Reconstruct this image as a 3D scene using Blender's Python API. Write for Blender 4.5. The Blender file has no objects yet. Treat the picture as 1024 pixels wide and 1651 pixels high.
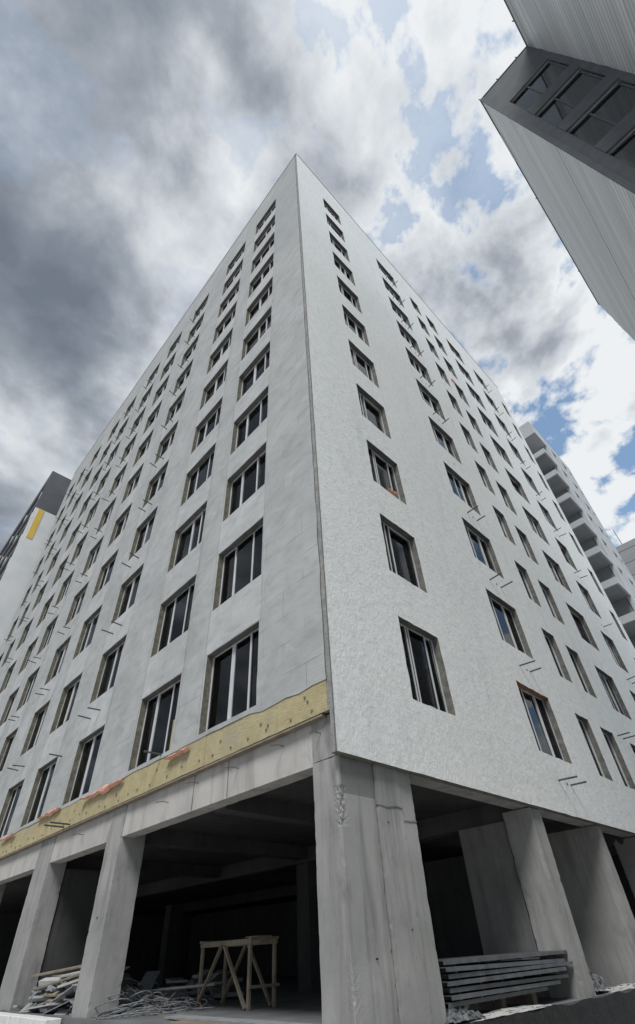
import bpy, bmesh, math, random
from mathutils import Vector, noise, Matrix

random.seed(7)
R = math.radians
scene = bpy.context.scene
col = scene.collection
G = 4.24            # metres from the street up to the first-floor level that the plan is measured from

# ------------------------------------------------------------------ camera
cam_d = bpy.data.cameras.new('camera')
cam = bpy.data.objects.new('camera', cam_d)
col.objects.link(cam)
cam.location = (-5.025, -4.767, -2.644 + G)
cam.rotation_euler = (R(129.561), R(2.1705), R(-42.884))
cam_d.sensor_fit = 'HORIZONTAL'
cam_d.sensor_width = 36
cam_d.lens = 769.4 / 1024 * 36
cam_d.shift_x = (512 - 504.2) / 1024
cam_d.shift_y = (902.3 - 825.5) / 1024
cam_d.clip_start = 0.1
cam_d.clip_end = 3000
scene.camera = cam

# ------------------------------------------------------------------ sky and sun
SUN = Vector((-0.50, -0.33, 0.80)).normalized()
world = bpy.data.worlds.new('World')
scene.world = world
world.use_nodes = True
wt = world.node_tree
wt.nodes.clear()
def wn(t, **k):
    n = wt.nodes.new(t)
    for a, b in k.items(): setattr(n, a, b)
    return n
def wl(a, b): wt.links.new(a, b)
def wmath(op, a, b=None, clamp=False):
    n = wn('ShaderNodeMath', operation=op, use_clamp=clamp)
    for i, v in enumerate((a, b)):
        if v is None: continue
        if isinstance(v, (int, float)): n.inputs[i].default_value = v
        else: wl(v, n.inputs[i])
    return n.outputs[0]
def wrange(v, a, b, c=0., d=1., smooth=True):
    n = wn('ShaderNodeMapRange')
    n.interpolation_type = 'SMOOTHSTEP' if smooth else 'LINEAR'
    wl(v, n.inputs[0])
    for i, x in enumerate((a, b, c, d)): n.inputs[i + 1].default_value = x
    return n.outputs[0]
sky = wn('ShaderNodeTexSky', sky_type='NISHITA', sun_disc=False)
sky.sun_elevation = math.asin(SUN.z)
sky.sun_rotation = math.atan2(SUN.x, SUN.y)
sky.altitude = 100
tc = wn('ShaderNodeTexCoord')
sep = wn('ShaderNodeSeparateXYZ'); wl(tc.outputs['Generated'], sep.inputs[0])
zz = wmath('ADD', wmath('MAXIMUM', sep.outputs[2], 0.0), 0.15)
comb = wn('ShaderNodeCombineXYZ')
wl(wmath('DIVIDE', sep.outputs[0], zz), comb.inputs[0])
wl(wmath('DIVIDE', sep.outputs[1], zz), comb.inputs[1])
def wnoise(offset, scale, detail, rough, dist=0.0):
    m = wn('ShaderNodeMapping'); wl(comb.outputs[0], m.inputs[0])
    m.inputs['Location'].default_value = offset
    n = wn('ShaderNodeTexNoise'); wl(m.outputs[0], n.inputs['Vector'])
    n.inputs['Scale'].default_value = scale; n.inputs['Detail'].default_value = detail
    n.inputs['Roughness'].default_value = rough; n.inputs['Distortion'].default_value = dist
    return n.outputs['Fac']
COVER = (24.1, 13.45, 8.0)
THICK = (2.5, 7.25, 5.0)
warp = wn('ShaderNodeTexNoise'); wl(comb.outputs[0], warp.inputs['Vector']); warp.inputs['Scale'].default_value = 2.2; warp.inputs['Detail'].default_value = 3
wv = wn('ShaderNodeVectorMath', operation='MULTIPLY_ADD'); wl(warp.outputs['Color'], wv.inputs[0]); wv.inputs[1].default_value = (.10, .10, .10); wl(comb.outputs[0], wv.inputs[2])
comb = wv
cover = wnoise(COVER, 6.2, 12, 0.56, 0.0)
thick = wnoise(THICK, 2.4, 3, 0.45, 0.0)
fine = wnoise((1.2, 5.1, 3.3), 7.0, 12, 0.56, 0.15)
# the smooth cloud sheet breaks up into crisp puffs towards the +X side
px_ = wmath('SUBTRACT', wmath('MULTIPLY', wmath('DIVIDE', sep.outputs[0], zz), 0.8), wmath('MULTIPLY', wmath('DIVIDE', sep.outputs[1], zz), 0.5))
breakup = wrange(px_, -0.42, 0.72, 0.0, 1.0, False)
mask = wrange(wmath('SUBTRACT', cover, wmath('MULTIPLY', breakup, 0.085)), 0.325, 0.425)
veil = wmath('MAXIMUM', mask, wrange(breakup, 0.3, .8, .88, .12, False))
# deviation of the billow noise from its mean, stronger where the sheet is broken
dev = wmath('MULTIPLY', wmath('SUBTRACT', fine, 0.5), wrange(breakup, 0, 1, .34, .62, False))
edge = wmath('MULTIPLY', wmath('SUBTRACT', cover, 0.5), wrange(breakup, 0, 1, .25, .8, False))
body = wmath('ADD', wmath('ADD', wmath('MULTIPLY', wmath('SUBTRACT', thick, 0.5), 0.78), 0.525), wmath('ADD', dev, edge))
body = wmath('ADD', body, wmath('MULTIPLY', breakup, -0.30))
ramp = wn('ShaderNodeValToRGB'); wl(body, ramp.inputs[0])
el = ramp.color_ramp.elements
el[0].position = 0.27; el[0].color = (0.84, 0.87, 0.89, 1)
el[1].position = 0.64; el[1].color = (0.165, 0.195, 0.24, 1)
for p, c in ((0.38, (0.60, 0.635, 0.68, 1)), (0.47, (0.36, 0.395, 0.445, 1)), (0.55, (0.235, 0.27, 0.32, 1))):
    e = el.new(p); e.color = c
tint = wn('ShaderNodeVectorMath', operation='MULTIPLY'); wl(sky.outputs[0], tint.inputs[0]); tint.inputs[1].default_value = (.80, 1.04, 1.07)
skyv = wn('ShaderNodeVectorMath', operation='SCALE'); wl(tint.outputs[0], skyv.inputs[0]); skyv.inputs[3].default_value = 1.6
cl = wn('ShaderNodeVectorMath', operation='SCALE'); wl(ramp.outputs[0], cl.inputs[0]); cl.inputs[3].default_value = 8.2
mix = wn('ShaderNodeMix', data_type='VECTOR')
wl(veil, mix.inputs[0]); wl(skyv.outputs[0], mix.inputs[4]); wl(cl.outputs[0], mix.inputs[5])
bg = wn('ShaderNodeBackground'); wl(mix.outputs[1], bg.inputs[0]); bg.inputs[1].default_value = 0.10
wo = wn('ShaderNodeOutputWorld'); wl(bg.outputs[0], wo.inputs[0])

sd = bpy.data.lights.new('sun', 'SUN')
sun = bpy.data.objects.new('sun', sd); col.objects.link(sun)
sd.energy = 2.4; sd.angle = R(20); sd.color = (1.0, 0.985, 0.96)
sun.rotation_euler = SUN.to_track_quat('Z', 'Y').to_euler()
sun.location = (-20, -25, 80)

scene.view_settings.view_transform = 'Standard'
scene.view_settings.look = 'None'
scene.view_settings.gamma = 1
scene.view_settings.use_curve_mapping = False
scene.view_settings.exposure = 0.3

# ------------------------------------------------------------------ materials
def new_mat(name):
    m = bpy.data.materials.new(name); m.use_nodes = True
    nt = m.node_tree
    b = nt.nodes['Principled BSDF']
    return m, nt, b
class NB:
    """small node helper working in world position, so that copies do not repeat"""
    def __init__(s, name, rough=0.8, spec=0.3, metal=0.0):
        s.m, s.nt, s.b = new_mat(name)
        s.b.inputs['Roughness'].default_value = rough
        s.b.inputs['Specular IOR Level'].default_value = spec
        s.b.inputs['Metallic'].default_value = metal
        s.pos = s.n('ShaderNodeNewGeometry').outputs['Position']
    def n(s, t, **k):
        x = s.nt.nodes.new(t)
        for a, b in k.items(): setattr(x, a, b)
        return x
    def l(s, a, b): s.nt.links.new(a, b)
    def scaled(s, sc, loc=(0, 0, 0)):
        m = s.n('ShaderNodeMapping'); s.l(s.pos, m.inputs[0])
        m.inputs['Scale'].default_value = sc; m.inputs['Location'].default_value = loc
        return m.outputs[0]
    def noise(s, scale, detail=5, rough=0.55, stretch=(1, 1, 1), loc=(0, 0, 0), dist=0):
        t = s.n('ShaderNodeTexNoise'); s.l(s.scaled(stretch, loc), t.inputs['Vector'])
        t.inputs['Scale'].default_value = scale; t.inputs['Detail'].default_value = detail
        t.inputs['Roughness'].default_value = rough; t.inputs['Distortion'].default_value = dist
        return t.outputs['Fac']
    def rng(s, v, a, b, c=0., d=1.):
        t = s.n('ShaderNodeMapRange'); s.l(v, t.inputs[0])
        for i, x in enumerate((a, b, c, d)): t.inputs[i + 1].default_value = x
        return t.outputs[0]
    def math(s, op, a, b=0.0):
        t = s.n('ShaderNodeMath', operation=op)
        for i, v in enumerate((a, b)):
            if isinstance(v, (int, float)): t.inputs[i].default_value = v
            else: s.l(v, t.inputs[i])
        return t.outputs[0]
    def mix(s, f, a, b, mode='MIX'):
        t = s.n('ShaderNodeMix', data_type='RGBA', blend_type=mode)
        if isinstance(f, (int, float)): t.inputs[0].default_value = f
        else: s.l(f, t.inputs[0])
        for i, v in ((6, a), (7, b)):
            if isinstance(v, tuple): t.inputs[i].default_value = (v + (1,))[:4]
            else: s.l(v, t.inputs[i])
        return t.outputs[2]
    def col(s, v):
        if isinstance(v, tuple): s.b.inputs['Base Color'].default_value = (v + (1,))[:4]
        else: s.l(v, s.b.inputs['Base Color'])
    def bump(s, h, strength=0.5, dist=0.02):
        t = s.n('ShaderNodeBump'); s.l(h, t.inputs['Height'])
        t.inputs['Strength'].default_value = strength; t.inputs['Distance'].default_value = dist
        s.l(t.outputs[0], s.b.inputs['Normal'])
    def rough(s, v): s.l(v, s.b.inputs['Roughness'])

M = {}
# fresh hand-trowelled plaster (right-hand facade)
k = NB('trowelled_plaster', 0.75, 0.25)
big = k.noise(0.35, 4, 0.5); mid = k.noise(4.2, 6, 0.68, dist=0.25); fin = k.noise(19, 4, 0.6, (1, 1, 0.6))
c = k.mix(k.rng(big, .3, .7), (.66, .675, .66), (.75, .76, .745))
c = k.mix(k.rng(mid, .35, .65), c, (.74, .755, .75))
c = k.mix(k.rng(k.noise(6, 5, .66, (1, 1, .8), dist=.3), .46, .64, 0, .5), c, (.55, .57, .555))
c = k.mix(k.rng(k.noise(2.2, 5, .62, (1, 1, .22), (3, 1, 2)), .54, .70, 0, .3), c, (.50, .525, .53))
c = k.mix(k.rng(k.noise(.8, 5, .6, loc=(9, 1, 4)), .55, .7, 0, .4), c, (.70, .69, .72))
k.col(c)
k.bump(k.math('ADD', k.math('MULTIPLY', mid, .65), k.math('MULTIPLY', fin, .5)), 0.65, 0.04)
M['plaster'] = k.m
# basecoat with boards and seams reading through (left-hand facade)
def basecoat(name, lo, hi, seam):
    k = NB(name, 0.8, 0.2)
    big = k.noise(0.45, 5, 0.6); cloudy = k.noise(1.6, 6, 0.62, (1, 1, 1.8), dist=.5); st = k.noise(7, 5, 0.6, (1, .35, 2.6))
    c = k.mix(k.rng(big, .3, .7), lo, hi)
    c = k.mix(k.rng(cloudy, .5, .72, 0, .6), c, tuple(x * .78 for x in lo))
    c = k.mix(k.rng(cloudy, .28, .45, .6, 0), c, tuple(min(.85, x * 1.1) for x in hi))
    # board courses: 1 m sheets laid in running bond
    sx = k.n('ShaderNodeSeparateXYZ'); k.l(k.pos, sx.inputs[0])
    cb = k.n('ShaderNodeCombineXYZ'); k.l(sx.outputs[1], cb.inputs[0]); k.l(sx.outputs[2], cb.inputs[1])
    br = k.n('ShaderNodeTexBrick'); k.l(cb.outputs[0], br.inputs['Vector'])
    br.inputs['Scale'].default_value = 1.0; br.inputs['Mortar Size'].default_value = 0.012; br.inputs['Mortar Smooth'].default_value = .7
    br.inputs['Brick Width'].default_value = 1.2; br.inputs['Row Height'].default_value = 0.6
    br.inputs['Color1'].default_value = (.2, .2, .2, 1); br.inputs['Color2'].default_value = (.8, .8, .8, 1)
    brk = k.rng(k.noise(1.1, 3), .42, .58)
    c = k.mix(k.math('MULTIPLY', k.math('MULTIPLY', br.outputs['Fac'], brk), seam), c, tuple(x * .7 for x in lo))
    c = k.mix(k.rng(br.outputs['Color'], 0, 1, 0, .10), c, tuple(x * .8 for x in lo))
    k.col(c)
    h = k.math('ADD', k.math('MULTIPLY', cloudy, .5), k.math('MULTIPLY', st, .35))
    h = k.math('SUBTRACT', h, k.math('MULTIPLY', k.math('MULTIPLY', br.outputs['Fac'], brk), .25))
    k.bump(h, 0.45, 0.03)
    return k.m
M['basecoat'] = basecoat('basecoat_render', (.345, .36, .362), (.46, .472, .474), .8)
M['basecoat_dark'] = basecoat('fresh_basecoat_render', (.33, .35, .355), (.39, .405, .41), .15)
M['spandrel'] = basecoat('smeared_spandrel_render', (.38, .395, .398), (.515, .525, .527), .35)
# board-marked concrete
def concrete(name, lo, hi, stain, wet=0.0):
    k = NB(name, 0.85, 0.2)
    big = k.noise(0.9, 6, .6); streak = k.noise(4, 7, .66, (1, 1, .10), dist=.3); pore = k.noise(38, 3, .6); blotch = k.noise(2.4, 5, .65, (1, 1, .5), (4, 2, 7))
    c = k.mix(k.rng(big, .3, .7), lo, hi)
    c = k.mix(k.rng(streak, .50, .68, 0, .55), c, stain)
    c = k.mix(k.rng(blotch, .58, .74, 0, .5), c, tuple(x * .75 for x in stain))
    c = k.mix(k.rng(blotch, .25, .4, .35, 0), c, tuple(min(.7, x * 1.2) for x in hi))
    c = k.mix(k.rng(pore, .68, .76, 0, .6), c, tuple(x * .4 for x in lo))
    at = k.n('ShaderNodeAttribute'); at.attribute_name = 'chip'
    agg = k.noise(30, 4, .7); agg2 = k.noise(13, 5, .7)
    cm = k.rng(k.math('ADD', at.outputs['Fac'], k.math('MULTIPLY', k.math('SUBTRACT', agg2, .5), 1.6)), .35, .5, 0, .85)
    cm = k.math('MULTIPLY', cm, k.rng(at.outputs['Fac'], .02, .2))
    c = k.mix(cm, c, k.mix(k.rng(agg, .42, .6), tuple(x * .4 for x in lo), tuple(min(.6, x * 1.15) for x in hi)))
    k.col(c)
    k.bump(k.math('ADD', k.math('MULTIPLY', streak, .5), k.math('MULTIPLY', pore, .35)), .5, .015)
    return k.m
M['concrete'] = concrete('board_marked_concrete', (.245, .247, .24), (.355, .355, .345), (.135, .136, .13))
M['beam_concrete'] = concrete('pale_beam_concrete', (.39, .38, .365), (.51, .495, .475), (.24, .232, .22))
M['concrete_in'] = concrete('gloom_darkened_concrete', (.055, .057, .057), (.085, .086, .085), (.04, .04, .039))  # indoor gloom is put into the colour as a very low albedo
M['patch'] = concrete('dark_patched_concrete', (.15, .152, .148), (.235, .236, .228), (.09, .09, .087))  # darker mix for the upper column pour, joints and one inner wall
M['chipped'] = concrete('chipped_aggregate', (.17, .165, .155), (.42, .41, .39), (.10, .10, .095))
def simple(name, lo, hi, scale=6, rough=.7, spec=.3, bump=.3, bscale=30, metal=0., stretch=(1, 1, 1), dist=.01):
    k = NB(name, rough, spec, metal)
    k.col(k.mix(k.rng(k.noise(scale, 5, .6, stretch), .3, .7), lo, hi))
    k.bump(k.noise(bscale, 4, .6, stretch), bump, dist)
    return k.m
k = NB('mineral_wool', .95, .1)
f1 = k.noise(3, 5, .6); f2 = k.noise(22, 5, .65, (1, .3, 1.6))
c = k.mix(k.rng(f1, .3, .7), (.37, .32, .185), (.48, .42, .255))
c = k.mix(k.rng(f2, .5, .72, 0, .5), c, (.27, .235, .15)); c = k.mix(k.rng(k.noise(1.3, 5, .6, loc=(2, 5, 1)), .5, .68, 0, .5), c, (.33, .315, .27)); k.col(c); k.bump(f2, .6, .02)
M['wool'] = k.m
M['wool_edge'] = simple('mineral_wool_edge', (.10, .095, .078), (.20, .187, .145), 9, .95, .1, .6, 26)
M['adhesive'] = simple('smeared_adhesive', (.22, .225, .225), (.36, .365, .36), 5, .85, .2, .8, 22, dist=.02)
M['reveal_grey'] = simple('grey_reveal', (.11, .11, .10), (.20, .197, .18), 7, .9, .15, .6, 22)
M['shaded_head'] = simple('head_shade_tone', (.10, .10, .095), (.17, .168, .16), 5, .9, .15, .5, 20)  # window heads: soffit shade painted in as a dark reveal colour
M['brick_edge'] = simple('bare_brick_reveal', (.26, .13, .085), (.38, .22, .15), 9, .9, .15, .6, 22)
M['pvc'] = simple('white_frame_plastic', (.48, .49, .50), (.60, .61, .62), 3, .4, .5, .02, 40)
M['gasket'] = simple('dark_frame_plastic', (.045, .05, .055), (.07, .075, .08), 3, .4, .4, .02, 40)
M['steel'] = simple('dark_steel', (.05, .052, .055), (.09, .09, .09), 12, .5, .5, .2, 40)
M['rebar'] = simple('rusty_rebar', (.10, .07, .055), (.16, .12, .10), 20, .75, .3, .4, 60)
M['film'] = simple('orange_film', (.66, .27, .17), (.80, .48, .36), 14, .35, .5, .5, 25, dist=.02)
M['bitumen'] = simple('black_bitumen', (.012, .012, .013), (.028, .028, .028), 5, .65, .3, .6, 14, dist=.03)
M['wood'] = simple('raw_timber', (.22, .185, .14), (.33, .285, .22), 5, .8, .2, .3, 30, stretch=(1, 1, 1))
M['oldwood'] = simple('weathered_board', (.17, .145, .115), (.29, .25, .20), 5, .85, .2, .3, 22)
M['foam'] = simple('pale_foam_board', (.36, .36, .345), (.48, .48, .465), 7, .85, .2, .3, 30)
M['greyboard'] = simple('grey_cement_board', (.20, .21, .22), (.31, .32, .33), 6, .85, .2, .3, 30)
M['block'] = simple('white_aerated_block', (.58, .58, .57), (.72, .72, .71), 6, .9, .15, .4, 40)
M['panel'] = simple('dull_steel_sheet', (.075, .08, .087), (.15, .16, .17), 4, .5, .5, .2, 18, metal=.3)
M['wire'] = simple('grey_wire', (.10, .107, .115), (.25, .26, .27), 14, .55, .5, .2, 40)
M['clear_film'] = simple('dusty_plastic_film', (.06, .065, .07), (.20, .21, .22), 12, .35, .5, .7, 16, dist=.03)
M['dust'] = simple('cement_dust', (.36, .36, .35), (.50, .50, .48), 6, .95, .1, .5, 20)
M['slabfloor'] = simple('dusty_floor', (.13, .133, .136), (.20, .205, .21), 1.2, .9, .15, .4, 14)
k = NB('trodden_earth', .95, .1)
g1 = k.noise(.35, 6, .6); g2 = k.noise(9, 6, .65)
k.col(k.mix(k.rng(g2, .35, .7), k.mix(k.rng(g1, .3, .7), (.34, .33, .31), (.46, .45, .43)), (.41, .40, .385))); k.bump(g2, .7, .05)
M['earth'] = k.m
M['black_pole'] = simple('black_paint', (.03, .03, .032), (.05, .05, .05), 6, .5, .4, .1, 30)
# cladding of the neighbour
def cladding(name, lo, hi, pitch, rough):
    k = NB(name, rough, .5)
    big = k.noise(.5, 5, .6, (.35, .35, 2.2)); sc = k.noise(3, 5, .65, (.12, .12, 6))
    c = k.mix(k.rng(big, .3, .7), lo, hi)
    c = k.mix(k.rng(sc, .5, .68, 0, .6), c, tuple(min(.8, x * 1.35) for x in hi))  # bright streaks paint sky reflections into the board colour
    oi = k.n('ShaderNodeObjectInfo')
    c = k.mix(k.rng(oi.outputs['Random'], 0, 1, 0, .45), c, tuple(x * .55 for x in lo))
    sx = k.n('ShaderNodeSeparateXYZ'); k.l(k.pos, sx.inputs[0])
    fr = k.math('FRACT', k.math('DIVIDE', sx.outputs[2], pitch))
    line = k.rng(fr, .70, .95, 0, 1)
    c = k.mix(k.math('MULTIPLY', line, .7), c, tuple(x * .4 for x in lo))
    k.col(c); k.bump(k.math('ADD', k.math('MULTIPLY', fr, 1.0), k.math('MULTIPLY', sc, .3)), .5, .03)
    return k.m
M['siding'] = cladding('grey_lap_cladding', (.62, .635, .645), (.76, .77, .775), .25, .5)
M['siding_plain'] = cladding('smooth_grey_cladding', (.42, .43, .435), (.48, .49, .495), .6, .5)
M['dark_panel'] = simple('dark_grey_panel', (.085, .092, .10), (.12, .128, .135), 2, .75, .15, .05, 8)
M['mid_panel'] = simple('grey_trim_panel', (.115, .125, .134), (.15, .16, .17), 2, .85, .08, .05, 8)
M['pale_ceiling'] = simple('reflection_pale_ceiling', (.50, .51, .52), (.62, .63, .64), 3, .8, .2, .2, 9, stretch=(6, 6, .3))  # loggia ceiling, kept pale in place of bright reflections in the glass
M['white_wall'] = simple('white_render', (.60, .62, .63), (.70, .71, .71), .8, .85, .2, .2, 9)
M['far_wall'] = simple('pale_far_render', (.42, .44, .46), (.51, .53, .545), .5, .85, .2, .2, 5)
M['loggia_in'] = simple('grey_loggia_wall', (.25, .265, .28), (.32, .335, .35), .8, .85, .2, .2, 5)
M['charcoal'] = simple('charcoal_cladding', (.070, .075, .082), (.095, .10, .108), 1, .55, .4, .1, 6)
M['yellow'] = simple('yellow_panel', (.60, .42, .07), (.68, .48, .10), 1, .6, .3, .05, 8)
M['far_grey'] = simple('far_grey_wall', (.26, .27, .285), (.34, .35, .36), 1.4, .8, .2, .2, 4, stretch=(.1, .1, 3))
def glass(name, tint, ior=1.45):
    m, nt, b = new_mat(name)
    nt.nodes.remove(b)
    out = nt.nodes['Material Output']
    tr = nt.nodes.new('ShaderNodeBsdfTransparent'); tr.inputs[0].default_value = tint + (1,)
    gl = nt.nodes.new('ShaderNodeBsdfGlossy'); gl.inputs['Roughness'].default_value = .04; gl.inputs[0].default_value = (.9, .92, .94, 1)
    fr = nt.nodes.new('ShaderNodeFresnel'); fr.inputs[0].default_value = ior
    mx = nt.nodes.new('ShaderNodeMixShader')
    nt.links.new(fr.outputs[0], mx.inputs[0]); nt.links.new(tr.outputs[0], mx.inputs[1]); nt.links.new(gl.outputs[0], mx.inputs[2])
    nt.links.new(mx.outputs[0], out.inputs[0])
    return m
M['glass'] = glass('window_glass', (.58, .62, .64), 1.30)
M['loggia_glass'] = glass('loggia_glass', (.85, .88, .90), 2.0)

# ------------------------------------------------------------------ mesh helpers
class MB:
    def __init__(s): s.v = []; s.f = []; s.mi = []
    def quad(s, a, b, c, d, mi=0):
        i = len(s.v); s.v += [tuple(a), tuple(b), tuple(c), tuple(d)]; s.f.append((i, i + 1, i + 2, i + 3)); s.mi.append(mi)
    def box(s, x0, x1, y0, y1, z0, z1, mi=0, mat=None):
        i = len(s.v)
        p = [Vector((x, y, z)) for z in (z0, z1) for y in (y0, y1) for x in (x0, x1)]
        if mat is not None: p = [mat @ q for q in p]
        s.v += [tuple(q) for q in p]
        for f in ((0, 2, 3, 1), (4, 5, 7, 6), (0, 1, 5, 4), (2, 6, 7, 3), (0, 4, 6, 2), (1, 3, 7, 5)):
            s.f.append(tuple(i + j for j in f)); s.mi.append(mi)
        return s
    def beam(s, a, b, w, h, mi=0, up=(0, 0, 1)):
        a, b = Vector(a), Vector(b); d = (b - a); L = d.length; d.normalize()
        u = Vector(up)
        if abs(d.dot(u)) > .98: u = Vector((1, 0, 0))
        sx = d.cross(u).normalized(); uu = sx.cross(d)
        m = Matrix(((d.x, sx.x, uu.x, a.x), (d.y, sx.y, uu.y, a.y), (d.z, sx.z, uu.z, a.z), (0, 0, 0, 1)))
        return s.box(0, L, -w / 2, w / 2, -h / 2, h / 2, mi, m)
    def tube(s, pts, r, n=6, mi=0, cap=True):
        base = len(s.v); pts = [Vector(p) for p in pts]
        for k, p in enumerate(pts):
            d = (pts[min(k + 1, len(pts) - 1)] - pts[max(k - 1, 0)]).normalized()
            u = Vector((0, 0, 1)) if abs(d.z) < .9 else Vector((1, 0, 0))
            a = d.cross(u).normalized(); b = a.cross(d)
            for j in range(n):
                t = 2 * math.pi * j / n
                s.v.append(tuple(p + a * (r * math.cos(t)) + b * (r * math.sin(t))))
        for k in range(len(pts) - 1):
            for j in range(n):
                i0 = base + k * n + j; i1 = base + k * n + (j + 1) % n
                s.f.append((i0, i1, i1 + n, i0 + n)); s.mi.append(mi)
        if cap:
            s.f.append(tuple(base + j for j in range(n))); s.mi.append(mi)
            e = base + (len(pts) - 1) * n
            s.f.append(tuple(e + j for j in reversed(range(n)))); s.mi.append(mi)
        return s
    def mesh(s, name, mats, smooth=False):
        me = bpy.data.meshes.new(name)
        me.from_pydata(s.v, [], s.f)
        for m in mats: me.materials.append(M[m])
        for p, i in zip(me.polygons, s.mi): p.material_index = i; p.use_smooth = smooth
        me.update()
        bm = bmesh.new(); bm.from_mesh(me); bmesh.ops.recalc_face_normals(bm, faces=bm.faces); bm.to_mesh(me); bm.free()
        return me
    def build(s, name, mats, parent=None, smooth=False, loc=None):
        if isinstance(mats, str): mats = [mats]
        return link(name, s.mesh(name, mats, smooth), parent, loc)
def link(name, me, parent=None, loc=None, rot=None):
    o = bpy.data.objects.new(name, me); col.objects.link(o)
    if parent: o.parent = parent
    if loc is not None: o.location = loc
    if rot is not None: o.rotation_euler = rot
    return o
def tag(o, label=None, cat=None, group=None, kind=None):
    if label: o['label'] = label
    if cat: o['category'] = cat
    if group: o['group'] = group
    if kind: o['kind'] = kind
    return o
def empty(name, label, cat, group=None, loc=(0, 0, 0)):
    o = bpy.data.objects.new(name, None); col.objects.link(o); o.location = loc
    return tag(o, label, cat, group)
def boxo(name, mat, parent, x0, x1, y0, y1, z0, z1):
    return MB().box(x0, x1, y0, y1, z0 + G, z1 + G).build(name, mat, parent)
def rough_box(name, mats, parent, x0, x1, y0, y1, z0, z1, step=.06, amp=.006, chip=.02, seed=0., chip_edge=None):
    """a cast-concrete block with uneven faces and nibbled arrises"""
    bm = bmesh.new()
    nx, ny, nz = [max(1, int(round((b - a) / step))) for a, b in ((x0, x1), (y0, y1), (z0, z1))]
    nz = max(1, nz // 1)
    vs = {}; wear = {}
    def V(i, j, k):
        if (i, j, k) not in vs:
            p = Vector((x0 + (x1 - x0) * i / nx, y0 + (y1 - y0) * j / ny, z0 + (z1 - z0) * k / nz))
            q = p + Vector((seed, seed * 1.7, seed * .6))
            n = Vector(((i == nx) - (i == 0), (j == ny) - (j == 0), (k == nz) - (k == 0)))
            d = amp * (noise.noise(q * 2.1) + .6 * noise.noise(Vector((q.x * 9, q.y * 9, q.z * 2))))
            edge = (abs(n.x) + abs(n.y) + abs(n.z)) >= 2
            if edge: d -= chip * max(0., noise.noise(q * 9.3) * 1.3 - .1) * (.5 + .9 * abs(noise.noise(q * 23)))
            wear[(i, j, k)] = 0.
            if chip_edge:
                ex, ey, lo, w = chip_edge
                dist = math.hypot(p.x - ex, p.y - ey)
                m_ = max(0., noise.noise(Vector((3.1, 8.2, q.z * 1.25))) * 1.5 + lo(p.z))
                if dist < w: wear[(i, j, k)] = min(1., m_ * (1 - dist / w) * 1.5)
                if dist < w: d -= .032 * m_ * (1 - dist / w) * (.4 + abs(noise.noise(q * 22)) * 1.6)
            vs[(i, j, k)] = bm.verts.new(p + n * d + Vector((0, 0, G)))
        return vs[(i, j, k)]
    for k_ in range(nz):
        for i in range(nx):
            for j in (0, ny): bm.faces.new((V(i, j, k_), V(i + 1, j, k_), V(i + 1, j, k_ + 1), V(i, j, k_ + 1)))
        for j in range(ny):
            for i in (0, nx): bm.faces.new((V(i, j, k_), V(i, j + 1, k_), V(i, j + 1, k_ + 1), V(i, j, k_ + 1)))
    for i in range(nx):
        for j in range(ny):
            for k_ in (0, nz): bm.faces.new((V(i, j, k_), V(i + 1, j, k_), V(i + 1, j + 1, k_), V(i, j + 1, k_)))
    bmesh.ops.recalc_face_normals(bm, faces=bm.faces)
    me = bpy.data.meshes.new(name); bm.to_mesh(me); bm.free()
    for m in ([mats] if isinstance(mats, str) else mats): me.materials.append(M[m])
    at = me.attributes.new('chip', 'FLOAT', 'POINT')
    for v, key in zip(at.data, vs.keys()): v.value = wear[key]
    if len(me.materials) > 1:
        for p in me.polygons:
            if p.center.z - G > -.93 and p.center.x > x0 + .03: p.material_index = 1
    return link(name, me, parent)

# ------------------------------------------------------------------ ground
gm = MB()
N = 24
for i in range(N):
    for j in range(N):
        x0, x1 = -300 + 700 * i / N, -300 + 700 * (i + 1) / N; y0, y1 = -300 + 700 * j / N, -300 + 700 * (j + 1) / N
        gm.quad((x0, y0, 0), (x1, y0, 0), (x1, y1, 0), (x0, y1, 0))
tag(gm.build('ground', 'earth'), 'bare trodden earth of the building site', 'ground', kind='structure')

# ------------------------------------------------------------------ the unfinished tower
LX, LY, TOP = 24.4, 34.5, 36.35
ZT, ZB = 2.66, 0.87
FL = 11
RW = [(2.08, 3.47), (6.93, 8.74), (10.47, 11.42), (12.34, 13.38), (14.9, 16.7), (18.58, 20.08), (22.88, 23.62)]
LW = [(1.96, 3.86), (4.96, 6.92), (9.12, 10.93), (12.6, 14.4), (15.73, 17.5), (19.5, 21.2), (22.4, 24.05), (25.95, 27.6), (29.3, 30.5), (31.7, 33.0)]
tower = empty('apartment_building', 'large unfinished pale plastered apartment tower with sharp corner above open concrete ground floor', 'building')

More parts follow.
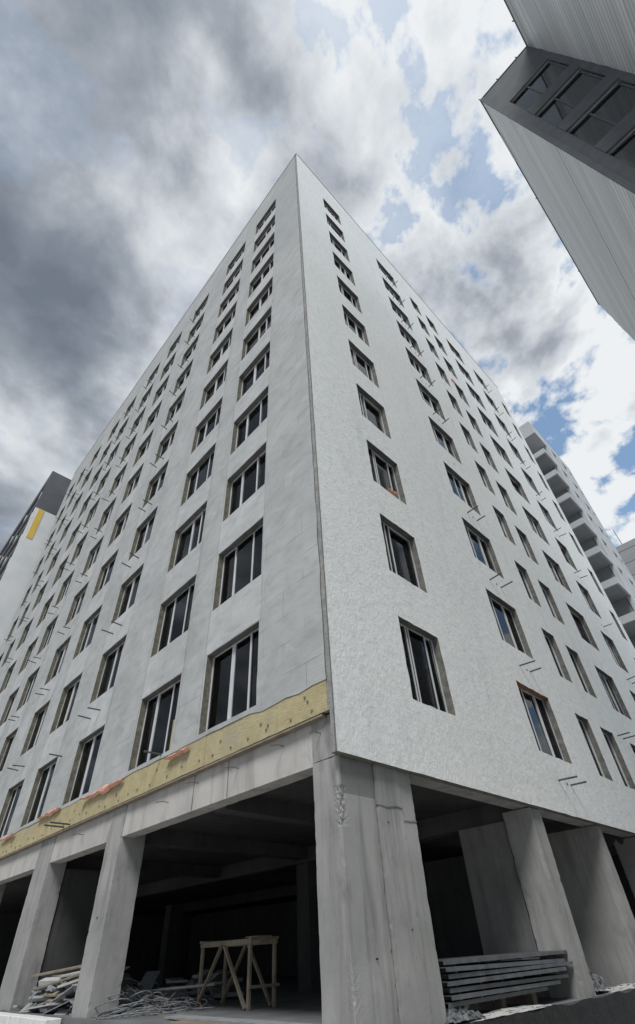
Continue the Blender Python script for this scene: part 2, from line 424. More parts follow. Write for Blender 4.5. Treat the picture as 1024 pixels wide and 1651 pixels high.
def facade(name, mats, wins, u_end, P, bottom, left_edge, dark=None, jag=.012, recess=.16, brick=False, ret=.13):
    """plaster skin: a ring of faces round every opening, ragged opening edges, reveals turned inwards"""
    mb = MB(); N = 13
    bounds = [None] + [(wins[i][1] + wins[i + 1][0]) / 2 for i in range(len(wins) - 1)] + [u_end]
    def j(u, z, s): return jag * (noise.noise(Vector((u * 3.1 + s, z * 2.7, s * 5))) + .7 * noise.noise(Vector((u * 9.1, z * 8.7 + s, s * 3))))
    for ci, (a, b) in enumerate(wins):
        for fl in range(FL):
            zb, zt = ZB + 3 * fl, ZT + 3 * fl
            c0 = bounds[ci]; c1 = bounds[ci + 1]
            z0 = None if fl == 0 else zb - .6; z1 = TOP if fl == FL - 1 else zt + .61
            outer, inner = [], []
            for side in range(4):
                for q in range(N):
                    t = q / N
                    if side == 0: uo, zo, ui, zi = t, 0, t, 0
                    elif side == 1: uo, zo, ui, zi = 1, t, 1, t
                    elif side == 2: uo, zo, ui, zi = 1 - t, 1, 1 - t, 1
                    else: uo, zo, ui, zi = 0, 1 - t, 0, 1 - t
                    U1 = c1
                    zlo_ = z0 if z0 is not None else None
                    # raw coordinates of the outer rim
                    Zq = (zlo_ if zlo_ is not None else bottom(0)) ; Z = Zq + (z1 - Zq) * zo
                    U0 = c0 if c0 is not None else left_edge(Z)
                    U = U0 + (U1 - U0) * uo
                    if zlo_ is None and zo == 0: Z = bottom(U)
                    elif zlo_ is None:
                        Zq = bottom(U); Z = Zq + (z1 - Zq) * zo
                    outer.append((U, Z))
                    ub, zv = a + (b - a) * ui, zb + (zt - zb) * zi
                    inner.append((ub + j(ub, zv, 1.), zv + j(ub, zv, 7.)))
            n = len(outer)
            for q in range(n):
                o0, o1, i0, i1 = outer[q], outer[(q + 1) % n], inner[q], inner[(q + 1) % n]
                mi = 0
                if dark and dark(ci, (o0[0] + o1[0]) / 2, (o0[1] + o1[1]) / 2, (i0[1] + i1[1]) / 2): mi = 2
                mb.quad(P(o0[0], 0, o0[1]), P(o1[0], 0, o1[1]), P(i1[0], 0, i1[1]), P(i0[0], 0, i0[1]), mi)
                head = i0[1] > zt - .1 and i1[1] > zt - .1; sill = i0[1] < zb + .1 and i1[1] < zb + .1
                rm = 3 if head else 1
                if brick and fl == 0 and ci < 2 and (head and ci == 1 or sill): rm = 4
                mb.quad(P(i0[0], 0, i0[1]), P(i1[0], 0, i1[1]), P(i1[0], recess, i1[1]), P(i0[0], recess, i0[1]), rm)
            if ci == 0:   # ragged start edge, turned back
                zs = [z0 if z0 is not None else bottom(left_edge(0)), z1]
                for q in range(N):
                    za, zc = zs[0] + (zs[1] - zs[0]) * q / N, zs[0] + (zs[1] - zs[0]) * (q + 1) / N
                    mb.quad(P(left_edge(za), 0, za), P(left_edge(zc), 0, zc), P(left_edge(zc), .03, zc), P(left_edge(za), .03, za), 1)
            if fl == 0:   # bottom edge, turned back
                U0 = c0 if c0 is not None else left_edge(0)
                for q in range(N):
                    ua, uc = U0 + (c1 - U0) * q / N, U0 + (c1 - U0) * (q + 1) / N
                    mb.quad(P(ua, 0, bottom(ua)), P(uc, 0, bottom(uc)), P(uc, ret, bottom(uc)), P(ua, ret, bottom(ua)), 1)
    o = mb.build(name, mats, tower)
    return o
PR = lambda u, d, z: (u, d, z + G)
PL = lambda u, d, z: (d, u, z + G)
facade('facade', ['plaster', 'reveal_grey', 'plaster', 'shaded_head', 'brick_edge'], RW, LX, PR,
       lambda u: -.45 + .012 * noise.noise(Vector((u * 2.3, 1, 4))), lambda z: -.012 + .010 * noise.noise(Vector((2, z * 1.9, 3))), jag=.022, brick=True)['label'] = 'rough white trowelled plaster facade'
def lbot(u):
    base = .775 + .03 * noise.noise(Vector((u * 1.3, 5, 2))) + .022 * noise.noise(Vector((u * 4.6, 5, 2)))
    if u < 1.80: base = .70 + .05 * noise.noise(Vector((u * 3.3, 1, 1))) + .03 * noise.noise(Vector((u * 9, 1, 1)))
    return min(base, .82)
facade('facade', ['basecoat', 'wool_edge', 'basecoat_dark', 'shaded_head'], LW, LY, PL, lbot,
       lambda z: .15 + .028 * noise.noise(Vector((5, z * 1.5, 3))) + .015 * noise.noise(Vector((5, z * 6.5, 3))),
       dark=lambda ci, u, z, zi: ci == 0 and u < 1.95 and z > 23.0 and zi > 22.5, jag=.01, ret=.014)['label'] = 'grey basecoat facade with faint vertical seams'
# raw insulation end and adhesive at the corner
mb = MB()
for q in range(120):
    za, zb_ = .2 + 36.1 * q / 120, .2 + 36.1 * (q + 1) / 120
    f = lambda z: .012 + .012 * noise.noise(Vector((1, 2, z * 2.5)))
    mb.quad((f(za), -.0, za + G), (f(zb_), -.0, zb_ + G), (f(zb_) + .012, .20, zb_ + G), (f(za) + .012, .20, za + G))
mb.quad((.0, .0, -.44 + G), (.0, .0, .2 + G), (.02, .13, .2 + G), (.02, .13, -.44 + G))
mb.build('corner_edge', 'adhesive', tower)
# closing walls, roof, parapet, coping
boxo('rear_wall', 'basecoat', tower, LX - .2, LX, .15, LY, -3.4, TOP)
boxo('rear_wall', 'basecoat', tower, .15, LX - .2, LY - .2, LY, -3.4, TOP)
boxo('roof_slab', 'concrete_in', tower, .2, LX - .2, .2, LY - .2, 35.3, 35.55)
boxo('coping', 'reveal_grey', tower, -.02, LX + .02, -.02, .30, TOP, TOP + .05)
boxo('coping', 'reveal_grey', tower, -.02, .30, .302, LY + .02, TOP, TOP + .05)
# floors, partitions and core seen through the windows
for fl in range(FL + 1):
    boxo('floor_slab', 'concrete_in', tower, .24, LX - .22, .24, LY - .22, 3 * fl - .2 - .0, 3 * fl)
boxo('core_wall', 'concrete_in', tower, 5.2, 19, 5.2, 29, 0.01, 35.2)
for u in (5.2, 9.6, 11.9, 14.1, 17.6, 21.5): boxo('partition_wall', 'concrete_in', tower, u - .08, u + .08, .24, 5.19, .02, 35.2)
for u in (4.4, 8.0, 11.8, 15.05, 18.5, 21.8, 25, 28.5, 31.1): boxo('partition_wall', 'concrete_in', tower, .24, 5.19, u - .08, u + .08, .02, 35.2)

# windows: frame with mullions, panes as sub-parts
def frame_mesh(w, h, mull, thick):
    mb = MB(); t = .045; y0, y1 = .158, .215; e = .03
    mb.box(-e, t, y0, y1, -e, h + e); mb.box(w - t, w + e, y0, y1, -e, h + e)
    mb.box(t, w - t, y0, y1, -e, t * .6); mb.box(t, w - t, y0, y1, h - t * .3, h + e)
    xs = [t]
    for f, tk in zip(mull, thick):
        x = f * w; mb.box(x - tk / 2, x + tk / 2, y0 - .004, y1, t * .6, h - t * .3); xs += [x - tk / 2, x + tk / 2]
    xs.append(w - t)
    # opening sashes: an inner rim with a dark gasket
    for i in range(0, len(xs), 2):
        a, b = xs[i], xs[i + 1]
        if i // 2 == 1 and b - a > .3:
            s = .03
            for (p, q, r_, s_) in ((a, a + s, t * .6, h - t * .3), (b - s, b, t * .6, h - t * .3), (a + s, b - s, t * .6, t + s)):
                mb.box(p, q, y0 + .006, y1 - .02, r_, s_)
        g = .012
        for (p, q, r_, s_) in ((a, a + g, t * .6, h - t * .3), (b - g, b, t * .6, h - t * .3)):
            mb.box(p, q, y0 + .010, y0 + .026, r_, s_, 1)
    return mb.mesh('window', ['pvc', 'gasket']), [(xs[i], xs[i + 1]) for i in range(0, len(xs), 2)], t
cache = {}
def window(P_loc, rot, w, h, variant, near):
    key = (round(w, 3), variant)
    if key not in cache:
        mull = {0: (.42, .76), 1: (.30, .70), 2: (.5,), 3: (.24, .36), 4: (.47, .74), 5: (.55,), 6: (.30, .36, .78)}[variant]
        thick = {0: (.07, .035), 1: (.035, .035), 2: (.05,), 3: (.03, .035), 4: (.035, .05), 5: (.035,), 6: (.03, .03, .04)}[variant]
        me, spans, t = frame_mesh(w, h, mull, thick)
        panes = []
        for a, b in spans:
            p = MB().box(a, b, .186, .191, t * .6, h - t * .3); panes.append(p.mesh('pane', ['glass']))
        allp = MB()
        for a, b in spans: allp.box(a, b, .186, .191, t * .6, h - t * .3)
        cache[key] = (me, panes, allp.mesh('glazing', ['glass']))
    me, panes, allp = cache[key]
    o = link('window', me, tower, P_loc, rot)
    if near:
        for p in panes:
            q = link('pane', p, o); q.rotation_euler = (R(random.uniform(-.9, .9)), 0, 0)
    else: link('glazing', allp, o)
H = ZT - ZB
for fl in range(FL):
    for ci, (a, b) in enumerate(RW):
        v = 5 if b - a < 1.2 else (6 if ci == 0 and fl % 2 == 0 else random.choice((1, 4, 4, 3)))
        window((a, 0, ZB + 3 * fl + G), (0, 0, 0), b - a, H, v, fl < 4)
    for ci, (a, b) in enumerate(LW):
        v = 5 if b - a < 1.3 else random.choice((0, 0, 1, 4, 1))
        if fl == 0 and ci == 0: v = 0
        window((0, b, ZB + 3 * fl + G), (0, 0, R(-90)), b - a, H, v, fl < 4 and ci < 6)
# faint vertical beads along the jambs of the left facade
for u, z0, z1 in [(1.93, 3.3, 34.9), (3.95, .9, 34.9), (4.86, 1.0, 34.9), (7.0, .9, 34.9), (8.72, 9.4, 34.9), (11.1, 6, 34), (14.6, 9, 34), (19.2, 3, 34)]:
    mb = MB(); n = 60; pts = []
    for q in range(n + 1):
        z = z0 + (z1 - z0) * q / n
        pts.append((u + .012 * noise.noise(Vector((u, z * .7, 1))), z))
    for (ua, za), (ub, zb_) in zip(pts, pts[1:]):
        wd = .010 + .006 * noise.noise(Vector((u, za * 2, 9)))
        for s0, s1, h0, h1 in ((-wd, 0, 0, -.010), (0, wd, -.010, 0)):
            mb.quad(PL(ua + s0, h0, za), PL(ua + s1, h1, za), PL(ub + s1, h1, zb_), PL(ub + s0, h0, zb_))
    mb.build('seam', 'adhesive', tower)
for ci, (a, b) in enumerate(LW[:8]):
    for fl in range(FL - 1):
        z0, z1 = ZT + 3 * fl + .015, ZB + 3 * fl + 3 - .015
        mb = MB(); nu, nv = 9, 6; sd_ = ci * 3.7 + fl * 1.3
        def pt(i, j):
            e = .02 * noise.noise(Vector((i * .9 + sd_, j * .9, 2)))
            u = a - .05 + (b - a + .10) * i / nu + (e if i in (0, nu) else 0); z = z0 + (z1 - z0) * j / nv
            return PL(u, -.006 - .005 * noise.noise(Vector((u * 3.1, z * 3.3, sd_))), z)
        for i in range(nu):
            for j in range(nv): mb.quad(pt(i, j), pt(i + 1, j), pt(i + 1, j + 1), pt(i, j + 1))
        mb.build('spandrel_panel', 'spandrel', tower)
# bracket rods in pairs under the windows
rod = MB().tube([(0, .12, 0), (0, -.40, 0)], .022, 8).mesh('bracket_rod', ['steel'])
def stub(p, rz):
    if random.random() < .03: return
    o = link('bracket_rod', rod, tower, p, (R(random.uniform(-6, 6)), 0, R(rz + random.uniform(-6, 6))))
    o.scale = (1, random.uniform(.8, 1.12), 1)
for v0, v1 in ((7.5, 8.13), (19.0, 19.65)):
    for fl in range(-1, FL - 1):
        z = ZT + 3 * fl + .61
        for v in (v0, v1): stub((v + random.uniform(-.04, .04), 0, z + random.uniform(-.04, .04) + G), 0)
        dot = MB().box(v0 + .40, v0 + .45, -.01, .02, z - .02 + G, z + .03 + G); dot.build('anchor', 'steel', tower)
for v in (13.85, 14.35): link('bracket_rod', rod, tower, (v, 0, 2.68 + G))
for v0, v1 in ((9.8, 10.4), (16.3, 17.0), (20.0, 20.65), (27.35, 27.95), (30.6, 31.2)):
    for fl in range(0, FL - 1):
        z = ZT + 3 * fl + .60
        for v in (v0, v1): stub((0, v + random.uniform(-.04, .04), z + random.uniform(-.04, .04) + G), -90)
link('bracket_rod', rod, tower, (0, 12.2, 2.55 + G), (0, 0, R(-90)))
for v in (9.95, 10.35): link('bracket_rod', rod, tower, (-.1, v, .24 + G), (0, 0, R(-90)))
link('bracket_rod', rod, tower, (.0, 5.35, .86 + G), (0, 0, R(-92)))

# bare mineral-wool strip
y = .17
anc = MB()
while y < LY - .1:
    w = min(random.choice((1.0, 1.2, 1.2, .9)), LY - y)
    d = random.uniform(-.004, .006)
    # every sheet is nibbled on its lower edge
    mb = MB(); n = 8; z1 = .855
    for q in range(n):
        ya, yb = y + (w - .006) * q / n, y + (w - .006) * (q + 1) / n
        za = .2 + .012 * noise.noise(Vector((ya * 4, 2, 2))); zc = .2 + .012 * noise.noise(Vector((yb * 4, 2, 2)))
        mb.quad((.012 + d, ya, za + G), (.012 + d, yb, zc + G), (.012 + d, yb, z1 + G), (.012 + d, ya, z1 + G))
        mb.quad((.012 + d, ya, za + G), (.012 + d, yb, zc + G), (.135, yb, zc + .02 + G), (.135, ya, za + .02 + G))
        mb.quad((.012 + d, ya, z1 + G), (.012 + d, yb, z1 + G), (.135, yb, z1 + G), (.135, ya, z1 + G))
    mb.quad((.012 + d, y, .2 + G), (.012 + d, y, z1 + G), (.135, y, z1 + G), (.135, y, .2 + G))
    mb.quad((.012 + d, y + w - .006, .2 + G), (.012 + d, y + w - .006, z1 + G), (.135, y + w - .006, z1 + G), (.135, y + w - .006, .2 + G))
    bo = mb.build('insulation_board', 'wool', tower)
    if y < 18:
        for (fy, fz) in ((.22, .34), (.74, .33), (.5, .52), (.3, .45))[:random.choice((2, 3, 3, 4))]:
            yy = y + w * fy + random.uniform(-.12, .12); zc = fz + random.uniform(-.06, .06)
            a = MB().tube([(.02, yy, zc + G), (-.006, yy, zc + G)], .022, 8).build('anchor_disc', 'oldwood', bo)
    y += w
# timber batten under the strip
boxo('batten', 'oldwood', tower, .02, .13, .3, 30, .155, .188)

# concrete frame of the ground floor
def arris_wear(z): return .25 if z < -2.2 else (.55 if -1.35 < z < -.85 else -.12)
rough_box('column', ['concrete', 'patch'], tower, .13, .855, .135, .66, -3.4, -.449, .035, .004, .010, 1.3, (.13, .135, arris_wear, .16))
rough_box('column', 'concrete', tower, .878, 1.46, .120, .64, -3.4, -.449, .05, .005, .012, 4.1)
rough_box('column', 'concrete', tower, 1.468, 1.79, .142, .62, -3.4, -.449, .05, .005, .014, 8.4)
rough_box('column', 'concrete', tower, .127, .60, .14, .66, -.44, .19, .05, .004, .012, 2.2)         # column head beside the beam
for (x0, x1, y0, y1, s) in ((.13, .72, 6.92, 7.62, 3.3), (.13, .60, 11.15, 12.25, 5.2), (.13, .7, 16.6, 17.4, 6.1), (.13, .7, 21.5, 22.3, 7.1), (.13, .7, 27, 27.8, 7.7), (.13, .7, 33, 33.8, 9.7)):
    rough_box('column', 'concrete', tower, x0, x1, y0, y1, -3.4, .19, .07, .005, .014, s)
for (x0, x1, y0, y1, s) in ((5.80, 6.25, .13, .76, 1.9), (9.2, 9.46, .14, 1.45, 2.9), (12.0, 12.45, .13, .8, 3.9), (16, 16.5, .13, .8, 4.9), (20, 20.5, .13, .8, 5.9)):
    rough_box('column', 'concrete', tower, x0, x1, y0, y1, -3.4, -.46, .07, .005, .014, s)
ys = [.66, 6.92, 7.62, 11.15, 12.25, 16.6, 17.4, 21.5, 22.3, 27, 27.8, 33]
for i in range(0, len(ys), 2):
    rough_box('beam', 'beam_concrete', tower, .15, .46, ys[i] + .004, ys[i + 1] - .004, -.48, .185, .12, .004, .012, 10 + i)
xs = [1.79, 5.80, 6.25, 9.2, 9.46, 12.0, 12.45, 16, 16.5, 20]
boxo('beam', 'concrete', tower, .7, 24, .145, .50, -.44, .0 - .21)
# ceiling beams and inner columns
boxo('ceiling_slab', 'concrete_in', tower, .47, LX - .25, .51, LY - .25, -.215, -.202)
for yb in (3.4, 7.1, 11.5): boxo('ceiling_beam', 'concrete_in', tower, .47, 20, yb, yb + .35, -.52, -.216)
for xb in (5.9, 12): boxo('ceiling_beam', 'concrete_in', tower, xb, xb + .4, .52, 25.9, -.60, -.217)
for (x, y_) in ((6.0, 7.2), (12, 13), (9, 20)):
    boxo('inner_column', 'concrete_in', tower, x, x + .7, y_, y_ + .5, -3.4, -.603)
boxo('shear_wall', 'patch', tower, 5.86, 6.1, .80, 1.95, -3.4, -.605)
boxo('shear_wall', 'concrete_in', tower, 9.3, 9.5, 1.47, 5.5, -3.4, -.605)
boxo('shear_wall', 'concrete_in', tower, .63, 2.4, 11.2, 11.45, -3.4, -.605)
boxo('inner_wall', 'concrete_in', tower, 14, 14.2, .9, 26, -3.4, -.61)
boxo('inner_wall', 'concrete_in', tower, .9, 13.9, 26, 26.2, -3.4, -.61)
boxo('ground_slab', 'slabfloor', tower, .06, LX, .10, LY, -3.62, -3.4)
boxo('plinth', 'bitumen', tower, .10, LX - .1, .04, LY - .1, -G - .3, -3.625)
# ragged bitumen sheet lapped up over the slab edge on the right-hand side
mb = MB(); n = 90
for q in range(n):
    xa, xb = .12 + 24 * q / n, .12 + 24 * (q + 1) / n
    ha = lambda x: -3.40 + .045 * noise.noise(Vector((x * 1.7, 3, 3))) + .03 * noise.noise(Vector((x * 6, 3, 3)))
    oa = lambda x: .02 + .03 * noise.noise(Vector((x * 2.1, 9, 3)))
    for z0, z1, o0, o1 in ((-G, -3.8, -.10, -.03), (-3.8, None, -.03, 0.0)):
        za0, zb0 = (z0, z0); za1 = ha(xa) if z1 is None else z1; zb1 = ha(xb) if z1 is None else z1
        mb.quad((xa, oa(xa) + o0, za0 + G), (xb, oa(xb) + o0, zb0 + G), (xb, oa(xb) + o1, zb1 + G), (xa, oa(xa) + o1, za1 + G))
mb.build('waterproofing_sheet', 'bitumen', tower)
holes = [(1.08, -1.22), (.56, -2.72), (1.30, -2.45)]
for (x, z_) in holes:
    MB().tube([(x, .20, z_ + G), (x, .112, z_ + G)], .010, 8).build('tie_hole', 'bitumen', tower)
for (x0, x1, y0, z_) in ((.86, 1.46, .1135, -1.02), (1.47, 1.79, .1345, -1.16)):
    mb = MB(); n = 16
    for q in range(n):
        xa, xb = x0 + (x1 - x0) * q / n, x0 + (x1 - x0) * (q + 1) / n
        f = lambda x: z_ + .02 * noise.noise(Vector((x * 5, z_, 1))) + .05 * (x - x0)
        mb.box(xa, xb, y0 - .004, y0 + .02, f((xa + xb) / 2) - .006 + G, f((xa + xb) / 2) + .006 + G)
    mb.build('pour_joint', 'patch', tower)
for (yy, z_) in ((7.3, -1.9),):
    MB().tube([(.2, yy, z_ + G), (.112, yy, z_ + G)], .014, 8).build('tie_hole', 'bitumen', tower)
# rebar and tie stubs on the beam
for (yy, zz_, ln) in ((1.35, .0, .2), (2.6, -.05, .22), (3.9, -.02, .18), (5.0, -.15, .2), (.45, -.05, .14), (9.2, -.1, .2)):
    MB().tube([(.2, yy, zz_ + G), (.02, yy + .02, zz_ + .01 + G), (-ln * .5, yy + .06, zz_ - .02 + G)], .008, 5).build('rebar_stub', 'rebar', tower)
for yy in (2.9, 4.05): boxo('form_joint', 'patch', tower, .143, .149, yy, yy + .02, -.46, .18)

# ------------------------------------------------------------------ neighbour with lap cladding (top right)
nb = empty('clad_building', 'tall grey neighbour clad in thin horizontal boards with stepped corner and glazed loggias', 'building')
AX, AY, BY, NT = 3.54, -8.16, -10.40, 26.3
NX0, NX1 = -.6, 16.5
bh = .5
boxo('body', 'dark_panel', nb, AX + 1.9, NX1, -15, AY - .06, -G, NT - .05)
boxo('body', 'dark_panel', nb, NX0, AX + 1.9, -15, BY - .06, -G, NT - .06)
boxo('side_wall', 'dark_panel', nb, AX + .062, AX + 1.9, AY - .20, AY - .06, -G, NT - .07)
boxo('roof_slab', 'dark_panel', nb, AX + .062, AX + 1.9, BY - .05, AY - .21, NT - 1.2, NT - .08)
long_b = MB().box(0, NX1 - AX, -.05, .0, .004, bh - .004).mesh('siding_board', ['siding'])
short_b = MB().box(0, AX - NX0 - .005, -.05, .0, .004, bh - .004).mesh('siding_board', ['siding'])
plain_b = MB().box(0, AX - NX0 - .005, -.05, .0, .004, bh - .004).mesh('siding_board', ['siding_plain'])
nz = int((NT + G) / bh)
for i in range(nz):
    z = NT - (i + 1) * bh
    link('siding_board', long_b, nb, (AX, AY + random.uniform(-.006, .006), z + G), (R(random.uniform(-2.6, 1.2)), 0, R(random.uniform(-.02, .02))))
    link('siding_board', plain_b if i < 2 else short_b, nb, (NX0, BY + random.uniform(-.006, .006), z + G), (R(random.uniform(-2.6, 1.2)), 0, 0))
boxo('corner_trim', 'mid_panel', nb, AX - .035, AX - .003, AY - .12, AY + .03, -G, NT - .003)
# end face with one loggia opening for each storey
ya, yb, yi0, yi1 = BY, AY, BY + .20, AY - .40
first = -2.64 + 8.57 * 3.03
boxo('trim_panel', 'mid_panel', nb, AX, AX + .06, ya + .002, yb - .055, first, NT)
boxo('trim_panel', 'mid_panel', nb, AX, AX + .058, yi1, yb - .055, -G, first - .003)
boxo('trim_panel', 'mid_panel', nb, AX, AX + .058, ya + .002, yi0, -G, first - .003)
for k_ in range(9):
    zt = first - 3.0 * k_; zb = zt - 2.22
    if zb < -3: break
    boxo('floor_band', 'mid_panel', nb, AX - .02, AX + .06, yi0 + .003, yi1 - .003, zb - .775, zb)
    w = empty('loggia_window', None, None); w.parent = nb
    lg = MB()
    fx0, fx1 = AX + .10, AX + .16
    for (a, b, c_, d_) in ((yi0, yi0 + .06, zb, zt), (yi1 - .06, yi1, zb, zt), (yi0, yi1, zb, zb + .06), (yi0, yi1, zt - .06, zt), ((yi0 + yi1) / 2 + .1, (yi0 + yi1) / 2 + .15, zb, zt)):
        lg.box(fx0, fx1, a, b, c_ + G, d_ + G)
    lg.build('frame', 'mid_panel', w)
    MB().box(fx0 + .02, fx0 + .026, yi0 + .06, yi1 - .06, zb + .06 + G, zt - .06 + G).build('pane', 'loggia_glass', w)
    # pale ceiling colour stands in for reflections brightening the bays; plus a rail
    boxo('loggia_ceiling', 'pale_ceiling', nb, AX + .07, AX + 1.89, BY - .04, AY - .21, zt + .02, zt + .10)
    boxo('rail', 'pvc', nb, AX + .3, AX + .36, yi0 + .1, yi1 - .1, zt - .75, zt - .70)
for (x, y_) in ((AX + .1, AY - .02), (AX + .1, AY - .9), (AX + .1, AY - 1.8), (2.6, BY), (1.6, BY), (9, AY), (14, AY)):
    MB().tube([(x, y_ - .1, NT - .1 + G), (x, y_ - .05, NT + .18 + G), (x - .12, y_ + .05, NT + .26 + G)], .02, 5).build('roof_hook', 'steel', nb)
MB().box(5.2, 6.6, AY + .005, AY + .05, NT - .22 + G, NT - .12 + G).build('light_strip', 'white_wall', nb)
boxo('coping', 'mid_panel', nb, AX - .03, NX1, AY - .4, AY + .04, NT, NT + .06)
boxo('coping', 'mid_panel', nb, AX - .03, AX + .4, BY + .04, AY - .402, NT, NT + .06)
boxo('coping', 'mid_panel', nb, NX0, AX + .4, BY - .4, BY + .038, NT, NT + .06)

# ------------------------------------------------------------------ block with corner loggias behind the tower (right)
bb = empty('loggia_building', 'pale block with stacked grey corner loggias beyond the right end of the plastered tower', 'building')
X0, X1, Y0, Y1, BT = 30.3, 39.3, -.10, 16, 36.9
XL, YL = 33.0, 4.6                      # how far the loggias reach round the corner
boxo('body', 'far_wall', bb, XL, X1, Y0 + .2, Y1, -G, BT)
boxo('body', 'far_wall', bb, X0, XL - .003, YL, Y1 - .01, -G, BT - .01)
boxo('loggia_wall', 'loggia_in', bb, XL - .25, XL - .01, Y0 + .35, YL - .01, -G, BT - 1.5)
boxo('loggia_wall', 'loggia_in', bb, X0 + .1, XL - .26, YL - .12, YL - .005, -G, BT - 1.5)
boxo('attic', 'far_wall', bb, X0, XL - .003, Y0, YL - .003, 35.05, BT - .012)
for k_ in range(13):
    zt = 35.05 - 3 * k_
    zb = zt - 2.43
    if zb - .8 < -G: break
    boxo('balcony_slab', 'loggia_in', bb, X0 + .16, XL - .26, Y0 + .16, YL - .13, zb - .55, zb - .40)
    boxo('parapet', 'far_wall', bb, X0, X0 + .15, Y0, YL - .004, zb - .57, zb)
    boxo('parapet', 'far_wall', bb, X0 + .152, XL - .004, Y0 + .003, Y0 + .15, zb - .57, zb)
    boxo('post', 'far_wall', bb, XL - .3, XL - .004, Y0 + .01, Y0 + .3, zb + .003, zt - .003)
    MB().box(XL - .29, XL - .26, 1.6, 2.9, zb - .4 + G, zb + 1.5 + G).build('door', 'dark_panel', bb)
# long face with its windows (built as openings between piers and spandrels)
wx = [(34.0, 35.2), (36.4, 37.6), (38.2, 38.9)]
prev = XL + .002
for (a, b) in wx + [(X1, X1)]:
    boxo('pier', 'far_wall', bb, prev, a, Y0, Y0 + .197, -G, BT - .02); prev = b
for (a, b) in wx:
    zprev = -G
    for k_ in range(12):
        zb = .9 + 3 * k_
        boxo('spandrel', 'far_wall', bb, a + .002, b - .002, Y0 + .004, Y0 + .196, zprev, zb)
        f = MB()
        f.box(a, a + .07, Y0 + .09, Y0 + .15, zb + G, zb + 1.7 + G); f.box(b - .07, b, Y0 + .09, Y0 + .15, zb + G, zb + 1.7 + G)
        f.box((a + b) / 2 - .03, (a + b) / 2 + .03, Y0 + .09, Y0 + .15, zb + G, zb + 1.7 + G)
        fo = f.build('window', 'pvc', bb)
        MB().box(a + .07, b - .07, Y0 + .16, Y0 + .18, zb + G, zb + 1.7 + G).build('pane', 'dark_panel', fo)
        zprev = zb + 1.7
    boxo('spandrel', 'far_wall', bb, a + .002, b - .002, Y0 + .004, Y0 + .196, zprev, BT - .03)

# ------------------------------------------------------------------ far grey block at the right edge
fg = empty('grey_building', 'distant ribbed grey building with a roof aerial at the right edge', 'building')
for i in range(44):
    z0 = 38.6 - (i + 1) * .97
    boxo('cladding_row', 'far_grey', fg, 60 + .04 * (i % 2), 75, -14, 9, z0 + .03, z0 + .97)
boxo('body', 'mid_panel', fg, 60.2, 74.9, -13.9, 8.9, -G, 38.5)
MB().tube([(60.3, 1.2, 38.5 + G), (60.3, 1.25, 41.5 + G)], .05, 5).build('aerial', 'steel', fg)

# ------------------------------------------------------------------ white gable with charcoal crown (left)
lb = empty('gable_building', 'white gabled block with charcoal crown and yellow panel beyond the left facade', 'building')
gx, gy, gz = -1.63, 37.23, 37.94
boxo('gable_wall', 'white_wall', lb, gx, 13, gy, gy + .4, -G, 32.5)
boxo('crown', 'charcoal', lb, gx - .01, 13, gy - .02, gy + .4, 32.503, gz)
boxo('yellow_panel', 'yellow', lb, -1.30, -.77, gy - .04, gy - .003, 28.64, 32.42)
boxo('body', 'charcoal', lb, gx + 1.3, 12.9, gy + .402, 70, -G, gz - .05)
boxo('crown', 'charcoal', lb, gx - .01, gx + 1.29, gy + .402, 69.9, 36.6, gz - .004)
boxo('roof_rail', 'mid_panel', lb, gx + .9, gx + 4.5, gy + 1.2, gy + 1.3, gz + .6, gz + .75)
for xx in (gx + 1.2, gx + 4.2): boxo('rail_post', 'steel', lb, xx, xx + .08, gy + 1.21, gy + 1.29, gz - .06, gz + .597)
for k_ in range(12):
    z = 33.6 - 3 * k_
    if z - .2 < -G: break
    boxo('balcony_slab', 'mid_panel', lb, gx, gx + 1.29, gy + .405, 69.8, z - .2, z)
    boxo('balcony_rail', 'charcoal', lb, gx + .02, gx + .06, gy + .41, 69.7, z + .01, z + 1.05)
    for q in range(7):
        yy = gy + 2 + 4.6 * q
        boxo('divider', 'white_wall', lb, gx + .07, gx + 1.28, yy, yy + .15, z + .003, z + 2.79)

# ------------------------------------------------------------------ loose things on the ground floor
F = -3.4 + G
# trestle
tr = empty('trestle', 'raw timber trestle bench with V braces standing on the ground floor', 'trestle', loc=(2.35, 5.85, F))
def tb(name, a, b, w=.055, h=.045, parent=tr):
    o = Vector((2.35, 5.85, -3.4)); a, b = Vector(a) - o, Vector(b) - o
    return MB().beam(a, b, w, h).build(name, 'wood', parent)
zt_ = -2.43
for (xa, ya, xb, yb) in ((2.4, 6.75, 2.25, 4.85), (2.98, 6.7, 2.9, 4.9)):
    tb('leg', (xa, ya, -3.4), (xa, ya, zt_), .07, .05); tb('leg', (xb, yb, -3.4), (xb, yb, zt_), .07, .05)
    tb('top_rail', (xa, ya + .06, zt_ + .02), (xb, yb - .06, zt_ + .02), .06, .09)
    mx, my = (xa + xb) / 2 - .05, (ya + yb) / 2
    tb('brace', (mx, my + .06, zt_ - .02), (xa - .05, ya - .02, -3.38), .06, .04)
    tb('brace', (mx, my - .04, zt_ - .02), (xb - .05, yb + .03, -3.38), .06, .04)
tb('cross_rail', (2.2, 4.8, zt_ + .07), (2.95, 4.85, zt_ + .07), .06, .04)
tb('cross_rail', (2.35, 6.8, zt_ + .07), (3.03, 6.75, zt_ + .07), .06, .04)
tb('cross_rail', (2.2, 4.8, -3.08), (2.98, 4.86, -3.08), .05, .045)
tb('cross_rail', (2.34, 6.78, -3.05), (3.03, 6.73, -3.05), .05, .045)
tb('top_board', (2.6, 4.83, zt_ + .1), (2.65, 5.35, zt_ + .1), .3, .02)

